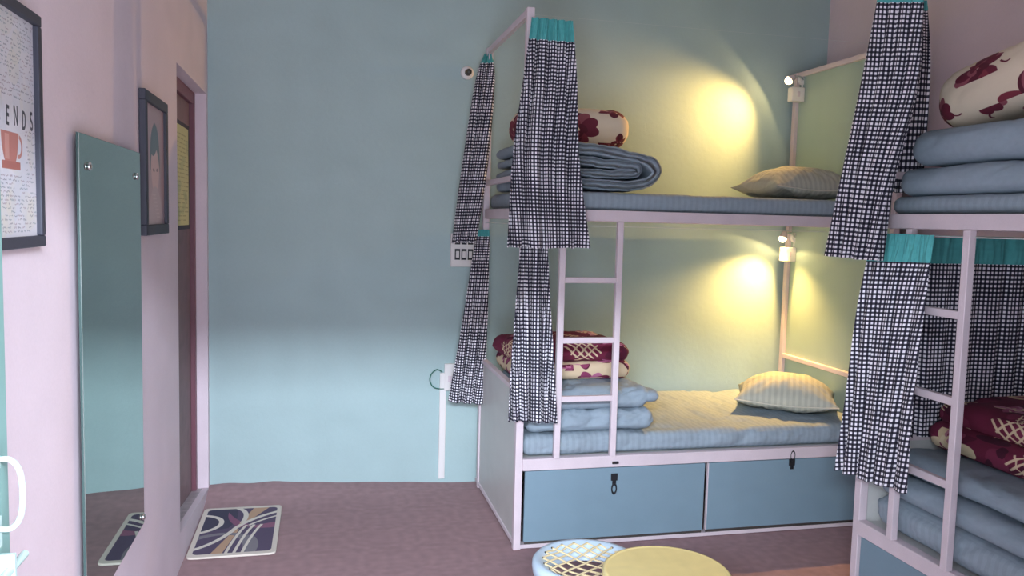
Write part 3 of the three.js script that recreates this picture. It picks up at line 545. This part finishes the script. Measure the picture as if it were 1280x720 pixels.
// ------------------------------------------------------------------ fittings on the green wall
{
  const t = thing('switch_board', 'white switch board with three sockets half behind the curtain', 'switch');
  const a = pix(564, 296, 'z', 0.03), b = pix(604, 334, 'z', 0.03);
  mesh('box', box(a.x, b.y, 0.0, b.x, a.y + 0.02, 0.03, 0.004), M.white, t);
  const c = pix(568, 311, 'z', 0.032), d = pix(592, 325, 'z', 0.032), w = (d.x - c.x) / 3;
  for (let r = 0; r < 2; r++) for (let k = 0; k < 3; k++) {
    const y0 = d.y + r * 0.085, h = c.y - d.y, x0 = c.x + k * w;
    const s = mesh('socket', box(x0 + 0.003, y0, 0.028, x0 + w - 0.004, y0 + h, 0.033, 0.001), M.dark, t);
    mesh('switch', box(x0 + 0.009, y0 + 0.012, 0.03, x0 + w - 0.01, y0 + h - 0.012, 0.039, 0.002), M.white, s);
  }
  const s = thing('wall_socket', 'white wall socket with a green wire behind the lower curtain', 'socket');
  const e = pix(556, 455, 'z', 0.02), f = pix(574, 488, 'z', 0.02);
  mesh('box', box(e.x, f.y, 0.0, f.x, e.y, 0.022, 0.004), M.white, s); mesh('switch', box(e.x + 0.02, f.y + 0.05, 0.02, e.x + 0.04, f.y + 0.085, 0.027, 0.002), M.frame, s);
  const w0 = [[553, 465], [546, 462], [539, 467], [537, 475], [541, 483], [550, 486], [558, 486]].map(([x, y], i) => { const q = pix(x, y, 'z', 0.02); q.z = 0.012 + 0.02 * Math.sin(i / 6 * Math.PI); return q; });
  mesh('loose_wire', tube(w0, 0.003, 6, 60), M.greenWire, s);
  const g = pix(554, 466, 'z', 0.012), k = pix(548, 597, 'z', 0.012);
  single('cable_trunking', box(g.x - 0.018, 0.03, 0.0, g.x + 0.018, g.y, 0.018, 0.003), M.white, 'white vertical cable trunking on the green wall above the carpet', 'trunking');
  const h = thing('bulb_holder', 'round white bulb holder high on the green wall', 'bulb holder'), c0 = pix(584, 91, 'z', 0.01);
  const base = new THREE.LatheGeometry([[0, 0], [0.036, 0], [0.036, 0.012], [0.03, 0.02], [0.02, 0.022], [0, 0.022]].map(([x, y]) => new THREE.Vector2(x, y)), 28); base.rotateX(Math.PI / 2); base.translate(c0.x, c0.y, 0); mesh('base', base, M.white, h);
  const sk = new THREE.LatheGeometry([[0.019, 0.018], [0.017, 0.045], [0.013, 0.045], [0.012, 0.03], [0, 0.03]].map(([x, y]) => new THREE.Vector2(x, y)), 24); sk.rotateX(Math.PI / 2); sk.translate(c0.x + 0.003, c0.y, 0); mesh('socket', sk, M.iron, h);
}

// ------------------------------------------------------------------ rug, stools
{
  const tex = canvasTex(640, 1024, (g, w, h) => {      // x across the rug, y from the far edge to the near edge
    g.fillStyle = '#dcd0c4'; g.fillRect(0, 0, w, h);
    g.save(); g.beginPath(); g.roundRect(34, 44, w - 68, h - 88, 40); g.clip();
    g.fillStyle = '#5d5068'; g.fillRect(0, 0, w, h);
    g.fillStyle = '#464358'; g.beginPath(); g.moveTo(0, 0); g.lineTo(260, 0); g.quadraticCurveTo(330, 260, 240, 480); g.lineTo(0, 560); g.fill();
    g.fillStyle = '#8a5a76'; g.beginPath(); g.moveTo(210, 120); g.quadraticCurveTo(300, 360, 420, 430); g.lineTo(330, 480); g.quadraticCurveTo(200, 330, 210, 120); g.fill();
    g.fillStyle = '#c39f84'; g.beginPath(); g.moveTo(420, 0); g.lineTo(560, 0); g.quadraticCurveTo(440, 240, 330, 480); g.lineTo(300, 470); g.fill(); g.beginPath(); g.moveTo(300, 500); g.lineTo(150, h); g.lineTo(240, h); g.lineTo(330, 520); g.fill();
    g.fillStyle = '#857f86'; g.beginPath(); g.moveTo(0, 640); g.quadraticCurveTo(260, 480, 470, 700); g.quadraticCurveTo(530, 840, 480, h); g.lineTo(380, h); g.quadraticCurveTo(420, 780, 300, 640); g.quadraticCurveTo(160, 580, 0, 720); g.fill();
    g.fillStyle = '#93617a'; g.beginPath(); g.moveTo(380, 470); g.lineTo(640, 380); g.lineTo(640, 500); g.quadraticCurveTo(520, 540, 380, 470); g.fill();
    g.strokeStyle = '#e2d8cc'; g.lineWidth = 40;
    g.beginPath(); g.moveTo(20, 170); g.quadraticCurveTo(200, 230, 170, 400); g.quadraticCurveTo(130, 520, 0, 560); g.stroke();
    g.beginPath(); g.moveTo(260, 20); g.quadraticCurveTo(400, 120, 340, 380); g.stroke();
    g.beginPath(); g.moveTo(640, 140); g.quadraticCurveTo(420, 260, 300, 480); g.quadraticCurveTo(200, 780, 0, 900); g.stroke();
    g.lineWidth = 24;
    for (const [a, b] of [[380, 270], [440, 330], [500, 390]]) { g.beginPath(); g.moveTo(a, 430); g.quadraticCurveTo(a - 70, 640, b, h); g.stroke(); }
    g.beginPath(); g.moveTo(640, 240); g.quadraticCurveTo(480, 330, 400, 440); g.stroke();
    g.restore();
  });
  const x0 = 0.012, x1 = 0.383, z0 = 0.262, z1 = 0.868, s = new THREE.Shape(), w = x1 - x0, d = z1 - z0, r = 0.028;
  s.moveTo(r, 0); s.lineTo(w - r, 0); s.quadraticCurveTo(w, 0, w, r); s.lineTo(w, d - r); s.quadraticCurveTo(w, d, w - r, d); s.lineTo(r, d); s.quadraticCurveTo(0, d, 0, d - r); s.lineTo(0, r); s.quadraticCurveTo(0, 0, r, 0);
  const g = new THREE.ExtrudeGeometry(s, { depth: 0.006, bevelEnabled: true, bevelSize: 0.002, bevelThickness: 0.002, bevelSegments: 2, curveSegments: 8 });
  const p = g.attributes.position, uv = g.attributes.uv; for (let i = 0; i < p.count; i++) uv.setXY(i, p.getX(i) / w, p.getY(i) / d);
  g.rotateX(-Math.PI / 2); g.translate(x0, 0.006, z1);
  single('door_rug', g, std({ map: tex, roughness: 0.95 }), 'small cream bordered rug with swirling purple pattern by the inner door', 'rug');
}
{ // plastic stool laced with rope
  const t = thing('rope_stool', 'pale blue round stool with a laced rope seat', 'stool');
  const Y = 0.385, c = pix(734, 700, 'y', Y), R = 0.183, cx = c.x, cz0 = c.z;
  const pts = [[0.174, 0.33], [0.18, 0.345], [0.183, 0.362], [0.182, 0.378], [0.172, 0.388], [0.158, 0.388], [0.14, 0.378], [0.128, 0.366], [0.118, 0.35], [0.114, 0.336], [0.117, 0.33], [0.13, 0.345], [0.16, 0.362], [0.168, 0.35], [0.17, 0.335], [0.174, 0.33]].map(([x, y]) => new THREE.Vector2(x * R / 0.183, y));
  const g = new THREE.LatheGeometry(pts, 72); g.translate(cx, 0, cz0); mesh('seat_ring', metreUV(g), M.plastic, t);
  for (let k = 0; k < 4; k++) { const a = k * Math.PI / 2 + 0.9; mesh('leg', rod(V(cx + Math.cos(a) * 0.168, 0, cz0 + Math.sin(a) * 0.168), V(cx + Math.cos(a) * 0.158, 0.358, cz0 + Math.sin(a) * 0.158), 0.012, 12), M.plastic, t); }
  const nh = 20, hr = 0.147;
  for (let k = 0; k < nh; k++) { const a = k / nh * 6.2832, hg = new THREE.CylinderGeometry(0.0042, 0.0042, 0.004, 10); hg.translate(cx + Math.cos(a) * hr, 0.3835, cz0 + Math.sin(a) * hr); mesh('lace_hole', hg, M.dark, t); }
  const line = (i, j, up) => { const a = i / nh * 6.2832, b = j / nh * 6.2832, A = V(cx + Math.cos(a) * hr, 0.383, cz0 + Math.sin(a) * hr), Bq = V(cx + Math.cos(b) * hr, 0.383, cz0 + Math.sin(b) * hr), m = A.clone().add(Bq).multiplyScalar(0.5); m.y = 0.372 + up; const q1 = A.clone().lerp(m, 0.3), q2 = Bq.clone().lerp(m, 0.3); q1.y = q2.y = 0.381 + up * 0.5; return tube([A, q1, m, q2, Bq], 0.0034, 6, 24); };
  for (let k = 1; k < 10; k++) { mesh('rope', line((k + 3) % nh, (nh * 2 - k + 3) % nh, 0.004), M.rope, t); mesh('rope', line((5 + k + 3) % nh, (nh * 2 + 5 - k + 3) % nh, -0.001), M.rope, t); }
}
{ // stool with a flat yellow top
  const t = thing('round_stool', 'round stool with a flat pale yellow top', 'stool');
  const Y = 0.5, c = pix(833.5, 713, 'y', Y), e = pix(912, 713, 'y', Y), R = e.distanceTo(c), g = new THREE.LatheGeometry([[0, Y - 0.03], [R - 0.006, Y - 0.03], [R, Y - 0.024], [R, Y - 0.006], [R - 0.006, Y], [R - 0.012, Y - 0.0005], [R - 0.018, Y - 0.003], [0, Y - 0.003]].map(([x, y]) => new THREE.Vector2(x, y)), 80);
  g.translate(c.x, 0, c.z); mesh('seat', metreUV(g), M.yellow, t);
  for (let k = 0; k < 4; k++) { const a = k * Math.PI / 2 + 0.6; mesh('leg', rod(V(c.x + Math.cos(a) * R * 0.8, 0, c.z + Math.sin(a) * R * 0.8), V(c.x + Math.cos(a) * R * 0.6, Y - 0.028, c.z + Math.sin(a) * R * 0.6), 0.014, 12), M.stoolLeg, t); }
  const ring = new THREE.TorusGeometry(R * 0.73, 0.008, 8, 40); ring.rotateX(Math.PI / 2); ring.translate(c.x, 0.17, c.z); mesh('foot_ring', ring, M.stoolLeg, t);
}

renderer.render(scene, camera);
